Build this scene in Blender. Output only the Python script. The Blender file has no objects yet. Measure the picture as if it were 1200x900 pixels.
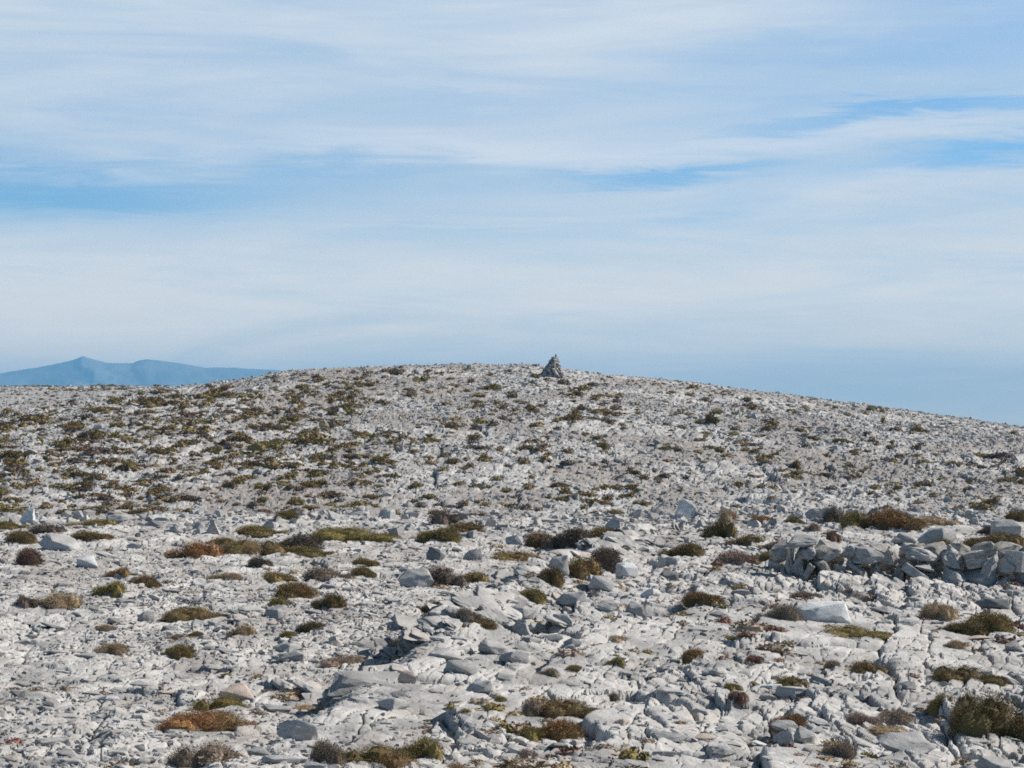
import bpy, bmesh, math, random
import numpy as np
from mathutils import Vector, Matrix, Euler
random.seed(7)
RNG = np.random.default_rng(11)
sc = bpy.context.scene
COL = sc.collection

# ------------------------------------------------------------------ camera
F = 2600.0                      # focal length in photo pixels (photo is 1200 wide)
HOR = 515.0                     # photo row of the horizontal plane through the eye
PITCH = math.atan((HOR - 450.0) / F)
cd = bpy.data.cameras.new('camera')
cd.sensor_width = 36.0
cd.lens = 36.0 * F / 1200.0
cd.clip_start = 0.1
cd.clip_end = 60000.0
cam = bpy.data.objects.new('camera', cd)
cam.rotation_euler = (math.pi / 2 + PITCH, 0, 0)
COL.objects.link(cam)
sc.camera = cam

def ray(px, v):
    cx, cz = (px - 600.0) / F, (450.0 - v) / F
    c, s = math.cos(PITCH), math.sin(PITCH)
    return cx, c - cz * s, s + cz * c          # x, y(forward), z

def project(x, y, z):
    c, s = math.cos(PITCH), math.sin(PITCH)
    f = y * c + z * s
    u = -y * s + z * c
    return 600.0 + F * x / f, 450.0 - F * u / f

# ------------------------------------------------------------------ noise
def _hash(ix, iy, seed):
    h = (ix.astype(np.int64) * 374761393 + iy.astype(np.int64) * 668265263 + seed * 974634777) & 0x7fffffff
    h = ((h ^ (h >> 13)) * 1274126177) & 0x7fffffff
    h = ((h ^ (h >> 16)) * 1103515245) & 0x7fffffff
    return ((h ^ (h >> 11)) & 0xffffff) / float(0x1000000)

def vnoise(x, y, seed):
    ix, iy = np.floor(x), np.floor(y)
    fx, fy = x - ix, y - iy
    fx = fx * fx * (3 - 2 * fx); fy = fy * fy * (3 - 2 * fy)
    a = _hash(ix, iy, seed); b = _hash(ix + 1, iy, seed)
    c = _hash(ix, iy + 1, seed); d = _hash(ix + 1, iy + 1, seed)
    return (a + (b - a) * fx) * (1 - fy) + (c + (d - c) * fx) * fy - 0.5

def fbm(x, y, seed, octaves=4):
    t, amp = 0.0, 1.0
    for k in range(octaves):
        t = t + amp * vnoise(x * 2 ** k + 17.3 * k, y * 2 ** k - 9.1 * k, seed + k)
        amp *= 0.5
    return t

def sstep(a, b, t):
    t = np.clip((t - a) / (b - a), 0, 1)
    return t * t * (3 - 2 * t)

STRIKE = math.radians(15)
SS, CS = math.sin(STRIKE), math.cos(STRIKE)

def slabs(w, u, size, aniso, seed, off, dip, jit, groove, gw):
    """One family of bedding slabs: every cell is a tilted plate with its own level, cracks between cells."""
    gx, gy = w / size, u / (size * aniso)
    ix, iy = np.floor(gx), np.floor(gy)
    f1 = np.full(gx.shape, 9.0); f2 = np.full(gx.shape, 9.0)
    cw = np.zeros(gx.shape); cu = np.zeros(gx.shape); hh = np.zeros(gx.shape)
    for a in (-1, 0, 1):
        for b in (-1, 0, 1):
            jx, jy = ix + a, iy + b
            dx = jx + 0.15 + 0.7 * _hash(jx, jy, seed) - gx
            dy = jy + 0.15 + 0.7 * _hash(jx, jy, seed + 1) - gy
            d = np.abs(dx) * 0.45 + np.sqrt(dx * dx + dy * dy) * 0.6
            near = d < f1
            f2 = np.where(near, f1, np.minimum(f2, d))
            f1 = np.where(near, d, f1)
            cw = np.where(near, -dx, cw); cu = np.where(near, -dy, cu)
            hh = np.where(near, _hash(jx, jy, seed + 2), hh)
    h2 = (hh * 37.7) % 1.0; h3 = (hh * 91.3) % 1.0
    z = off * (hh - 0.5) + cw * size * (-dip + jit * (h2 - 0.5)) + cu * size * aniso * 0.5 * jit * (h3 - 0.5)
    return z - groove * np.exp(-(f2 - f1) / gw)

# ------------------------------------------------------------------ terrain shape
NEAR_Y = [-20000, -60, -5, 0, 8, 16, 20, 26, 32, 40, 46, 52, 57, 63, 75, 100]
NEAR_Z = [-90, -5.0, -1.75, -1.75, -2.05, -2.37, -2.35, -2.30, -2.16, -2.08, -1.95, -1.80, -2.10, -2.9, -3.7, -3.45]
CREST_PX = [-1400, -600, -200, 0, 100, 200, 270, 340, 400, 500, 560, 620, 660, 700, 800, 900, 1000, 1100, 1200, 1400, 2200]
CREST_V = [640, 540, 497, 480, 468, 455, 446, 435, 431, 428, 427, 426, 432, 438, 447, 460, 473, 487, 501, 532, 660]
CREST_Y = 190.0

def base(x, y):
    near = np.interp(y, NEAR_Y, NEAR_Z)
    # outcrop rib: the ground right of it stands higher than the rubble left of it
    side = x - (-1.9 + (y - 16.3) * 0.146)
    rib = sstep(-0.35, 0.25, side) * (1 - sstep(3.5, 9.0, side) * 0.5)
    inb = sstep(6, 14, y) * (1 - sstep(38, 50, y))
    near = near + (rib * 0.26 - 0.10) * inb
    near = near + 0.16 * np.exp(-((side - 0.25) / 0.5) ** 2) * sstep(20, 25, y) * (1 - sstep(36, 44, y))
    near = near + 0.25 * vnoise(x / 7.0, y / 9.0, 5) * sstep(4, 12, y) * (1 - sstep(60, 75, y))
    near = near + 0.28 * np.exp(-((x - 8.2) / 3.2) ** 2 - ((y - 46) / 4.5) ** 2)       # rocky knoll behind the wall
    near = near - 0.02 * np.maximum(np.abs(x) - 40, 0)
    px = 600.0 + F * x / CREST_Y
    zc = (HOR - np.interp(px, CREST_PX, CREST_V)) / F * CREST_Y
    s = np.clip((y - 100) / 90.0, 0, 1)
    prof = np.where(s < 0.8, s * 1.09, 1.0 - (1 - s) ** 2 * 3.2)
    prof = prof + 0.05 * np.sin(s * 6.283)
    hill = -3.45 + (zc + 3.45) * prof
    hill = hill + 0.9 * fbm(x / 22.0, y / 22.0, 31, 3) * sstep(100, 125, y) * (1 - sstep(176, 190, y))
    # beyond the crest
    back = zc - 0.11 * (y - CREST_Y) - 0.0004 * (y - CREST_Y) ** 2
    back = np.maximum(back, -16)
    plat = 10.9 * sstep(260, 480, y) * (1 - sstep(-70, 40, x)) + 1.2 * vnoise(x / 40, y / 40, 77) * sstep(260, 300, y)
    back = np.where((y > 260), np.maximum(back, back + (plat - back) * sstep(260, 430, y) * (1 - sstep(-70, 40, x))), back)
    far = -16 - np.minimum((y - 560) * 0.03, 70)
    back = np.where(y > 560, back + (far - back) * sstep(560, 1500, y), back)
    z = np.where(y <= 100, near, np.where(y <= CREST_Y, hill, back))
    return np.where(y <= 100, near, z)

def masks(x, y):
    side = x - (-1.9 + (y - 16.3) * 0.146)
    slab = sstep(-0.5, 0.6, side + 1.2 * vnoise(x / 2.5, y / 4.0, 91)) * (1 - sstep(36, 50, y))
    slab = slab * (0.65 + 0.35 * sstep(-0.25, 0.2, vnoise(x / 1.9, y / 3.0, 55)))
    return slab

def ground(x, y):
    x = np.asarray(x, float); y = np.asarray(y, float)
    r = np.hypot(x, y)
    z = base(x, y)
    wx = x + 0.10 * fbm(x / 0.8, y / 0.8, 41, 3) + 0.6 * vnoise(x / 3.1, y / 3.1, 47)
    wy = y + 0.10 * fbm(x / 0.8, y / 0.8, 44, 3) + 0.9 * vnoise(x / 3.1, y / 3.1, 48)
    w, u = wx * CS - wy * SS, wx * SS + wy * CS
    slab = masks(x, y)
    n = (y > 3) & (y < 100) & (np.abs(x) < 45)
    if n.any():
        W, U, S = w[n], u[n], slab[n]
        a = slabs(W, U, 1.25, 2.3, 101, 0.085, 0.075, 0.09, 0.095, 0.020)
        b = slabs(W, U, 0.42, 1.9, 201, 0.050, 0.085, 0.16, 0.045, 0.032)
        c = slabs(W, U, 0.15, 1.6, 301, 0.022, 0.08, 0.28, 0.012, 0.08)
        X, Y = x[n], y[n]
        m = 0.018 * fbm(X / 0.30, Y / 0.45, 61, 4)
        big = fbm(X / 5.0, Y / 8.0, 66, 2)
        # thin beds: the weathered surface breaks into ledges a few centimetres high
        wob = 0.5 * fbm(X / 0.35, Y / 0.5, 67, 3)
        def beds(field, step):
            q = field / step
            fl = np.floor(q)
            return step * (fl + sstep(0.0, 0.10, q - fl) - q * 0.75)
        stepz = beds(0.34 * fbm(W / 1.9, U / 3.6, 68, 3) + 0.02 * wob, 0.040) + beds(0.16 * fbm(W / 0.9, U / 1.5, 69, 2) + 0.012 * wob, 0.018)
        k = sstep(3, 9, y[n])
        fis = slabs(W, U, 0.50, 6.5, 701, 0.022, 0.030, 0.05, 0.065, 0.022)         # long cracks along the strike
        patch = sstep(0.0, 0.26, fbm(W / 1.7, U / 3.4, 64, 3) + 0.10 * S)           # unbroken slab surfaces
        Q = patch * (0.35 + 0.65 * S)
        z[n] += k * (a * (0.6 + 0.4 * S) + b * (1.0 - 0.80 * Q) + c * (1.05 - 0.98 * Q) + m * (1 - 0.75 * Q) + stepz * (0.65 - 0.45 * Q) + fis * (0.15 + 0.70 * S))
    h = (y >= 100) & (y < 700)
    if h.any():
        W, U = w[h], u[h]
        a = slabs(W, U, 3.4, 1.6, 401, 0.26, 0.05, 0.08, 0.08, 0.06)
        b = slabs(W, U, 1.1, 1.4, 501, 0.14, 0.05, 0.20, 0.08, 0.08)
        c = slabs(W, U, 0.42, 1.3, 601, 0.085, 0.05, 0.28, 0.04, 0.12)
        k = sstep(96, 106, y[h]) * (1 - 0.5 * sstep(180, 190, y[h]))
        z[h] += k * (0.7 * a + 0.8 * b + c)
    return z

def hit(px, v, lo=8.0, hi=420.0, fn=None):
    dx, dy, dz = ray(px, v)
    t = np.geomspace(lo, hi, 5000)
    g = (fn or ground)(dx * t, dy * t)
    below = np.nonzero(dz * t < g)[0]
    if len(below) == 0:
        return None
    tt = t[below[0]]
    return float(dx * tt), float(dy * tt), float(g[below[0]]), float(dy * tt)

# ------------------------------------------------------------------ materials
def new_mat(name):
    m = bpy.data.materials.new(name); m.use_nodes = True
    nt = m.node_tree; nt.nodes.clear()
    out = nt.nodes.new('ShaderNodeOutputMaterial')
    bs = nt.nodes.new('ShaderNodeBsdfPrincipled')
    nt.links.new(bs.outputs[0], out.inputs[0])
    bs.inputs['Specular IOR Level'].default_value = 0.2
    return m, nt, bs

def N(nt, kind, **kw):
    n = nt.nodes.new(kind)
    for k, v in kw.items():
        if hasattr(n, k):
            setattr(n, k, v)
        else:
            n.inputs[k].default_value = v
    return n

def mix(nt, fac, a, b, mode='MIX'):
    n = nt.nodes.new('ShaderNodeMix'); n.data_type = 'RGBA'; n.blend_type = mode
    for sock, val in ((n.inputs['Factor'], fac), (n.inputs[6], a), (n.inputs[7], b)):
        if isinstance(val, bpy.types.NodeSocket):
            nt.links.new(val, sock)
        elif isinstance(val, (int, float)):
            sock.default_value = val
        else:
            sock.default_value = (*val, 1)
    return n.outputs[2]

def ramp(nt, src, lo, hi):
    n = N(nt, 'ShaderNodeMapRange'); n.interpolation_type = 'SMOOTHSTEP'
    n.inputs['From Min'].default_value = lo; n.inputs['From Max'].default_value = hi
    nt.links.new(src, n.inputs['Value'])
    return n.outputs[0]

def math_(nt, op, a, b=0.0):
    n = N(nt, 'ShaderNodeMath', operation=op)
    for i, v in enumerate((a, b)):
        if isinstance(v, bpy.types.NodeSocket): nt.links.new(v, n.inputs[i])
        else: n.inputs[i].default_value = v
    return n.outputs[0]

def noise(nt, vec, scale, detail=4, rough=0.55):
    n = N(nt, 'ShaderNodeTexNoise'); n.inputs['Scale'].default_value = scale
    n.inputs['Detail'].default_value = detail; n.inputs['Roughness'].default_value = rough
    nt.links.new(vec, n.inputs['Vector'])
    return n.outputs['Fac']

def rock_material(name, pale, grey, warm, terrain=False, islands=True, big=1.0, bump=0.5, warm_amt=0.5, dark=(0.16, 0.17, 0.18)):
    m, nt, bs = new_mat(name)
    if terrain:
        vec = N(nt, 'ShaderNodeNewGeometry').outputs['Position']
    else:
        vec = N(nt, 'ShaderNodeNewGeometry').outputs['Position'] if islands else N(nt, 'ShaderNodeTexCoord').outputs['Object']
    mp = N(nt, 'ShaderNodeMapping'); nt.links.new(vec, mp.inputs['Vector'])
    mp.inputs['Rotation'].default_value = (0.2, 0.1, STRIKE); mp.inputs['Scale'].default_value = (1.0, 0.5, 1.6)
    v = mp.outputs[0]
    n1 = noise(nt, v, 1.6 * big, 5, 0.6); n2 = noise(nt, v, 7.5 * big, 5, 0.65)
    n3 = noise(nt, v, 28 * big, 4, 0.7); n4 = noise(nt, v, 3.1 * big, 4, 0.6)
    c = mix(nt, ramp(nt, n1, 0.40, 0.66), pale, grey)
    c = mix(nt, math_(nt, 'MULTIPLY', ramp(nt, n2, 0.50, 0.72), 0.75), c, grey)
    c = mix(nt, math_(nt, 'MULTIPLY', ramp(nt, n4, 0.53, 0.70), warm_amt), c, warm)
    c = mix(nt, math_(nt, 'MULTIPLY', ramp(nt, n3, 0.58, 0.74), 0.55), c, dark)
    if islands:
        isl = N(nt, 'ShaderNodeNewGeometry').outputs['Random Per Island']
        k = N(nt, 'ShaderNodeMapRange'); nt.links.new(isl, k.inputs['Value'])
        k.inputs['To Min'].default_value = 0.72; k.inputs['To Max'].default_value = 1.10
        comb = N(nt, 'ShaderNodeCombineColor')
        for i in range(3): nt.links.new(k.outputs[0], comb.inputs[i])
        c = mix(nt, 1.0, c, comb.outputs[0], 'MULTIPLY')
        i2 = math_(nt, 'FRACT', math_(nt, 'MULTIPLY', isl, 17.0))
        c = mix(nt, math_(nt, 'MULTIPLY', math_(nt, 'GREATER_THAN', i2, 0.88), 0.6), c, warm)
    if terrain:
        at = N(nt, 'ShaderNodeAttribute'); at.attribute_name = 'soil'
        c = mix(nt, at.outputs['Fac'], c, mix(nt, n2, (0.20, 0.175, 0.155), (0.30, 0.275, 0.255)))
    nt.links.new(c, bs.inputs['Base Color'])
    bs.inputs['Roughness'].default_value = 0.9
    b = N(nt, 'ShaderNodeBump'); b.inputs['Strength'].default_value = bump; b.inputs['Distance'].default_value = 0.03 / big
    hsum = math_(nt, 'ADD', math_(nt, 'MULTIPLY', n2, 1.0), math_(nt, 'MULTIPLY', n3, 0.5))
    nt.links.new(hsum, b.inputs['Height']); nt.links.new(b.outputs[0], bs.inputs['Normal'])
    return m

PALE, GREY, WARM = (0.46, 0.445, 0.425), (0.255, 0.25, 0.245), (0.40, 0.345, 0.30)
M_GROUND = rock_material('bare limestone ground', PALE, GREY, WARM, terrain=True, islands=False, bump=0.6)
M_STONE = rock_material('loose limestone', PALE, GREY, WARM, islands=True, bump=0.5)
M_HSTONE = rock_material('hill limestone', PALE, (0.35, 0.35, 0.345), WARM, islands=True, bump=0.3, big=0.35)
M_ROCK = {
    'pale': rock_material('pale limestone', (0.47, 0.455, 0.435), (0.34, 0.335, 0.325), WARM, islands=False, warm_amt=0.3),
    'grey': rock_material('grey limestone', (0.40, 0.39, 0.38), (0.28, 0.275, 0.27), WARM, islands=False, warm_amt=0.3),
    'dark grey': rock_material('dark grey limestone', (0.22, 0.22, 0.225), (0.15, 0.15, 0.155), (0.27, 0.24, 0.21), islands=False, warm_amt=0.3),
    'pinkish': rock_material('pinkish limestone', (0.56, 0.46, 0.39), (0.46, 0.37, 0.31), (0.52, 0.36, 0.26), islands=False, warm_amt=0.5),
    'white': rock_material('white limestone', (0.64, 0.64, 0.63), (0.52, 0.525, 0.53), (0.55, 0.50, 0.46), islands=False, warm_amt=0.2),
}
M_WALL = rock_material('weathered wall limestone', (0.50, 0.465, 0.42), (0.23, 0.22, 0.205), (0.40, 0.33, 0.27), islands=False, warm_amt=0.6, bump=0.7)

def plant_material(name, a, b, woody):
    m, nt, bs = new_mat(name)
    geo = N(nt, 'ShaderNodeNewGeometry')
    oi = N(nt, 'ShaderNodeObjectInfo')
    tc = N(nt, 'ShaderNodeVectorMath', operation='ADD')
    nt.links.new(geo.outputs['Position'], tc.inputs[0]); nt.links.new(oi.outputs['Random'], tc.inputs[1])
    n1 = noise(nt, tc.outputs[0], 2.6, 3)
    c = mix(nt, ramp(nt, n1, 0.40, 0.62), a, b)
    isl = geo.outputs['Random Per Island']
    c = mix(nt, ramp(nt, isl, 0.72, 1.0), c, woody)
    k = N(nt, 'ShaderNodeMapRange'); nt.links.new(math_(nt, 'FRACT', math_(nt, 'MULTIPLY', isl, 13.0)), k.inputs['Value'])
    k.inputs['To Min'].default_value = 0.65; k.inputs['To Max'].default_value = 1.35
    comb = N(nt, 'ShaderNodeCombineColor')
    for i in range(3): nt.links.new(k.outputs[0], comb.inputs[i])
    c = mix(nt, 1.0, c, comb.outputs[0], 'MULTIPLY')
    nt.links.new(c, bs.inputs['Base Color'])
    bs.inputs['Roughness'].default_value = 0.85
    return m

TONES = {   # colour word: (main, second, woody)
    'rusty': ((0.307, 0.154, 0.067), (0.230, 0.160, 0.070), (0.371, 0.243, 0.141)),
    'brown': ((0.224, 0.147, 0.070), (0.192, 0.148, 0.059), (0.320, 0.230, 0.147)),
    'olive': ((0.205, 0.169, 0.059), (0.237, 0.173, 0.069), (0.320, 0.256, 0.134)),
    'green': ((0.200, 0.172, 0.052), (0.235, 0.180, 0.060), (0.28, 0.24, 0.105)),
    'dark green': ((0.130, 0.106, 0.045), (0.172, 0.115, 0.052), (0.22, 0.175, 0.095)),
    'dark': ((0.134, 0.105, 0.084), (0.166, 0.125, 0.095), (0.243, 0.192, 0.154)),
    'grey brown': ((0.294, 0.230, 0.177), (0.230, 0.179, 0.123), (0.435, 0.365, 0.301)),
    'tan': ((0.410, 0.301, 0.192), (0.326, 0.250, 0.147), (0.499, 0.397, 0.275)),
    'pinkish brown': ((0.352, 0.256, 0.202), (0.288, 0.211, 0.164), (0.474, 0.371, 0.307)),
    'maroon': ((0.211, 0.102, 0.082), (0.179, 0.118, 0.082), (0.307, 0.218, 0.173)),
}
M_PLANT = {k: plant_material(k + ' cushion foliage', *v) for k, v in TONES.items()}

# ------------------------------------------------------------------ mesh helpers
def mesh_np(name, verts, tris, mat=None, smooth=False):
    me = bpy.data.meshes.new(name)
    nv, nt_ = len(verts), len(tris)
    k = tris.shape[1]
    me.vertices.add(nv); me.loops.add(nt_ * k); me.polygons.add(nt_)
    me.vertices.foreach_set('co', np.asarray(verts, np.float32).ravel())
    me.polygons.foreach_set('loop_start', np.arange(0, nt_ * k, k, dtype=np.int32))
    me.loops.foreach_set('vertex_index', np.asarray(tris, np.int32).ravel())
    me.update(calc_edges=True)
    me.polygons.foreach_set('use_smooth', np.full(nt_, smooth, dtype=bool))
    if mat: me.materials.append(mat)
    return me

def link(name, me, parent=None):
    o = bpy.data.objects.new(name, me); COL.objects.link(o)
    if parent: o.parent = parent
    return o

def tag(o, label=None, cat=None, group=None, kind=None):
    if label: o['label'] = label
    if cat: o['category'] = cat
    if group: o['group'] = group
    if kind: o['kind'] = kind
    return o

def hull(points):
    bm = bmesh.new()
    vs = [bm.verts.new(p) for p in points]
    r = bmesh.ops.convex_hull(bm, input=vs)
    kill = {e for e in r['geom_interior'] + r['geom_unused'] if isinstance(e, bmesh.types.BMVert)}
    for v_ in list(bm.verts):
        if v_ in kill or not v_.link_faces: bm.verts.remove(v_)
    return bm

def to_np(bm):
    bmesh.ops.triangulate(bm, faces=bm.faces[:])
    bm.verts.ensure_lookup_table(); bm.verts.index_update()
    v = np.array([x.co[:] for x in bm.verts]); t = np.array([[q.index for q in f.verts] for f in bm.faces])
    bm.free()
    return v, t

def stone_points(rs, n, slabby):
    """Points of a broken flake: irregular outline, uneven thickness, undercut or bevelled sides."""
    pts = []
    a0 = rs.uniform(0, 6.28)
    tx, ty = rs.uniform(-0.8, 0.8), rs.uniform(-0.8, 0.8)
    for q in range(n):
        a = a0 + (q + rs.uniform(-0.33, 0.33)) / n * 2 * math.pi
        r = rs.uniform(0.62, 1.0)
        x, y = math.cos(a) * r, math.sin(a) * r
        lo, hi = rs.uniform(0.6, 1.0), (rs.uniform(0.30, 0.85) if slabby else rs.uniform(0.15, 0.8))
        top = 0.8 + tx * x * hi + ty * y * hi + rs.uniform(-0.12, 0.12)
        pts.append((x * lo, y * lo, -rs.uniform(0.6, 1.0)))
        pts.append((x * hi, y * hi, top))
        if rs.random() < 0.6: pts.append((x * 1.03, y * 1.03, rs.uniform(-0.5, 0.4)))
    return pts

LOW = []
rs = random.Random(3)
for k in range(28):
    LOW.append(to_np(hull(stone_points(rs, rs.choice((4, 5, 5, 6, 7)), k % 3))))

def hi_stone(seed, slabby=True, rough=0.05, smoothish=False):
    """Fractured boulder: hull, bevelled edges, then chipped with noise. Spans -1..1 on each axis."""
    r = random.Random(seed)
    bm = hull(stone_points(r, r.choice((5, 6, 7, 8)), slabby))
    bmesh.ops.dissolve_limit(bm, angle_limit=math.radians(9), verts=bm.verts[:], edges=bm.edges[:])
    bmesh.ops.bevel(bm, geom=bm.edges[:], offset=0.05 if not smoothish else 0.13, segments=2, affect='EDGES', profile=0.6, clamp_overlap=True)
    bmesh.ops.triangulate(bm, faces=bm.faces[:])
    for it in range(2):
        es = [e for e in bm.edges if e.calc_length() > 0.28 / (1 + it)]
        bmesh.ops.subdivide_edges(bm, edges=es, cuts=1)
        bmesh.ops.triangulate(bm, faces=bm.faces[:])
    bm.verts.ensure_lookup_table()
    co = np.array([v.co[:] for v in bm.verts]); nr = np.array([v.normal[:] for v in bm.verts])
    bm.normal_update(); nr = np.array([v.normal[:] for v in bm.verts])
    s = seed * 13.7
    d = rough * 1.7 * (fbm(co[:, 0] * 2.3 + co[:, 2] * 1.7 + s, co[:, 1] * 2.3 - co[:, 2] * 1.1 + s, seed, 3))
    # strata: narrow ledges around the sides
    d += rough * 0.8 * (np.abs(((co[:, 2] + 0.3 * co[:, 0]) * 2.2 + s) % 1.0 - 0.5) - 0.25) * (1 - np.abs(nr[:, 2]))
    co = co + nr * d[:, None]
    for v, c in zip(bm.verts, co): v.co = c
    v, t = to_np(bm)
    v = v - (v.max(0) + v.min(0)) / 2
    v = v / ((v.max(0) - v.min(0)) / 2)
    return v, t

HI = [hi_stone(50 + k, k % 3 != 0) for k in range(16)]
def block_points(r):
    return [(sx * r.uniform(0.75, 1), sy * r.uniform(0.75, 1), sz * r.uniform(0.7, 1)) for sx in (-1, 1) for sy in (-1, 1) for sz in (-1, 1)] + \
           [(r.uniform(-1, 1), r.choice((-1, 1)) * r.uniform(0.8, 1), r.uniform(-0.9, 0.9)) for _ in range(3)]
_keep = stone_points
stone_points = lambda r, n, slabby: block_points(r)
HI += [hi_stone(80 + k, True, 0.075) for k in range(6)]
stone_points = _keep
HI += [hi_stone(120 + k, k % 2 == 0, 0.15) for k in range(10)]         # 22.. : ragged, chipped
HI_MESH = {}
def hi_mesh(k, mat):
    key = (k, mat.name)
    if key not in HI_MESH:
        me = mesh_np('rock', HI[k][0], HI[k][1], mat)
        me.polygons.foreach_set('use_smooth', np.ones(len(me.polygons), dtype=bool))
        try: me.set_sharp_from_angle(angle=math.radians(28))
        except Exception: pass
        HI_MESH[key] = me
    return HI_MESH[key]

def rots(n, rng, tilt, yaw_c=None, yaw_s=3.14):
    yaw = rng.uniform(-yaw_s, yaw_s, n) + (yaw_c or 0)
    a = rng.normal(0, tilt, n); b = rng.normal(0, tilt, n)
    cy, sy, ca, sa, cb, sb = np.cos(yaw), np.sin(yaw), np.cos(a), np.sin(a), np.cos(b), np.sin(b)
    Z = np.zeros((n, 3, 3)); Z[:, 0, 0] = cy; Z[:, 0, 1] = -sy; Z[:, 1, 0] = sy; Z[:, 1, 1] = cy; Z[:, 2, 2] = 1
    X = np.zeros((n, 3, 3)); X[:, 0, 0] = 1; X[:, 1, 1] = ca; X[:, 1, 2] = -sa; X[:, 2, 1] = sa; X[:, 2, 2] = ca
    Y = np.zeros((n, 3, 3)); Y[:, 1, 1] = 1; Y[:, 0, 0] = cb; Y[:, 0, 2] = sb; Y[:, 2, 0] = -sb; Y[:, 2, 2] = cb
    return X @ Y @ Z

def scatter(protos, pos, size, R, rng):
    V, T, off = [], [], 0
    which = rng.integers(0, len(protos), len(pos))
    for k, (pv, pt) in enumerate(protos):
        idx = np.nonzero(which == k)[0]
        if len(idx) == 0: continue
        p = pv[None] * size[idx][:, None, :]
        p = np.einsum('nij,nvj->nvi', R[idx], p) + pos[idx][:, None, :]
        t = pt[None] + (np.arange(len(idx)) * len(pv))[:, None, None] + off
        V.append(p.reshape(-1, 3)); T.append(t.reshape(-1, 3)); off += len(idx) * len(pv)
    return np.concatenate(V), np.concatenate(T)

_keep = stone_points
stone_points = lambda r, n, slabby: [(-1, -.8, -1), (1, -.7, -1), (.95, .8, -1), (-.9, .7, -1), (-.8, -.6, .25), (-.25, -.8, .62), (.72, -.65, .95), (.92, .6, .85),
                                     (-.3, .7, .75), (-.85, .5, .2), (1.05, 0, .0), (.5, -.95, -.2), (-.6, -1.0, -.4)]
HI.append(hi_stone(140, True, 0.055))                                   # 32: chipped block
stone_points = lambda r, n, slabby: [(-.9, -.8, -1), (1, -.7, -1), (.9, .8, -1), (-.8, .7, -1), (-.55, -.5, .5), (-.1, -.5, 1), (.45, -.4, .75), (.7, -.6, .1), (.5, .5, .6), (-.2, .5, .8), (-.8, -.7, -.2)]
HI.append(hi_stone(141, True, 0.06))                                    # 33: standing slab
stone_points = _keep

# ------------------------------------------------------------------ ground sheet
def build_ground():
    r = [0.5, 2, 4]
    def run(to, k):
        while r[-1] < to: r.append(r[-1] * (1 + k))
    run(11, 0.02); run(58, 0.0017); run(96, 0.012); run(205, 0.0024); run(620, 0.012); run(15000, 0.12)
    r = np.array(r)
    a = list(np.arange(-0.30, 0.3001, 0.00072))
    s, t = 0.002, a[-1]
    ext = []
    while t < math.pi:
        t += s; s *= 1.35; ext.append(min(t, math.pi))
    a = np.array([-e for e in ext[::-1]] + a + ext)
    A, Rr = np.meshgrid(a, r)
    x, y = Rr * np.sin(A), Rr * np.cos(A)
    z = ground(x.ravel(), y.ravel()).reshape(x.shape)
    nr_, nc = x.shape
    verts = np.stack([x.ravel(), y.ravel(), z.ravel()], 1)
    i = np.arange(nr_ - 1)[:, None] * nc + np.arange(nc - 1)[None]
    quads = np.stack([i, i + 1, i + nc + 1, i + nc], -1).reshape(-1, 4)
    me = mesh_np('ground', verts, quads, M_GROUND)
    X, Y = verts[:, 0], verts[:, 1]
    soil = sstep(0.05, 0.30, fbm(X / 1.1, Y / 1.6, 71, 4)) * (1 - masks(X, Y)) * 0.55
    hsoil = sstep(-0.15, 0.25, fbm(X / 4.0, Y / 5.0, 73, 4)) * 0.8
    soil = np.where(Y > 70, hsoil, soil)
    at = me.attributes.new('soil', 'FLOAT', 'POINT')
    at.data.foreach_set('value', soil.astype(np.float32))
    o = link('ground', me)
    o['kind'] = 'structure'
    return o
build_ground()

# ------------------------------------------------------------------ distant mountains
def build_mountains():
    D = 12000.0
    prof_px = [-260, -120, -40, 0, 25, 60, 88, 97, 106, 125, 140, 155, 163, 172, 185, 215, 240, 262, 290, 320, 345, 400, 520, 700]
    prof_v = [452, 446, 440, 437, 433, 427, 420.5, 417, 419.5, 425, 425.5, 425.5, 422, 420.5, 422, 426, 430.5, 430, 431.5, 433, 436, 446, 470, 500]
    nx, ny = 700, 90
    xs = np.linspace(-260, 700, nx)
    X = (xs - 600) / F * D
    crest = (HOR - np.interp(xs, prof_px, prof_v)) / F * D
    V = []
    for j in range(ny):
        t = j / (ny - 1)                    # 0 front foot .. 1 back foot
        yy = D - 2200 + 3600 * t
        k = np.where(t < 0.61, t / 0.61, (1 - t) / 0.39)
        front = np.sin(np.pi * min(max(t / 0.61, 0), 1)) if t < 0.61 else 0.0
        sh = 70 * front * fbm(X / 900 + 3.0, np.full(nx, yy) / 700, 87, 4)
        crest_j = (HOR - np.interp(xs + sh, prof_px, prof_v)) / F * D
        h = -90 + (crest_j + 90) * k ** 0.9 + 3.0 * fbm(X / 60, np.full(nx, yy) / 60, 86, 3)
        h = h + fbm(X / 420, np.full(nx, yy) / 420, 88, 5) * 110 * np.sin(np.pi * k) * (0.3 + 0.7 * (t < 0.61))
        V.append(np.stack([X * (yy / D), np.full(nx, yy), h], 1))
    V = np.concatenate(V)
    i = np.arange(ny - 1)[:, None] * nx + np.arange(nx - 1)[None]
    q = np.stack([i, i + 1, i + nx + 1, i + nx], -1).reshape(-1, 4)
    m, nt, bs = new_mat('wooded mountain slopes')
    v = N(nt, 'ShaderNodeNewGeometry').outputs['Position']
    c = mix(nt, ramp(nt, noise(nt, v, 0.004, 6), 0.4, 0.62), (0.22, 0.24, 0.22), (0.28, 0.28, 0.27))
    nt.links.new(c, bs.inputs['Base Color']); bs.inputs['Roughness'].default_value = 1.0
    o = link('mountains', mesh_np('mountains', V, q, m, True)); o['kind'] = 'structure'
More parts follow.
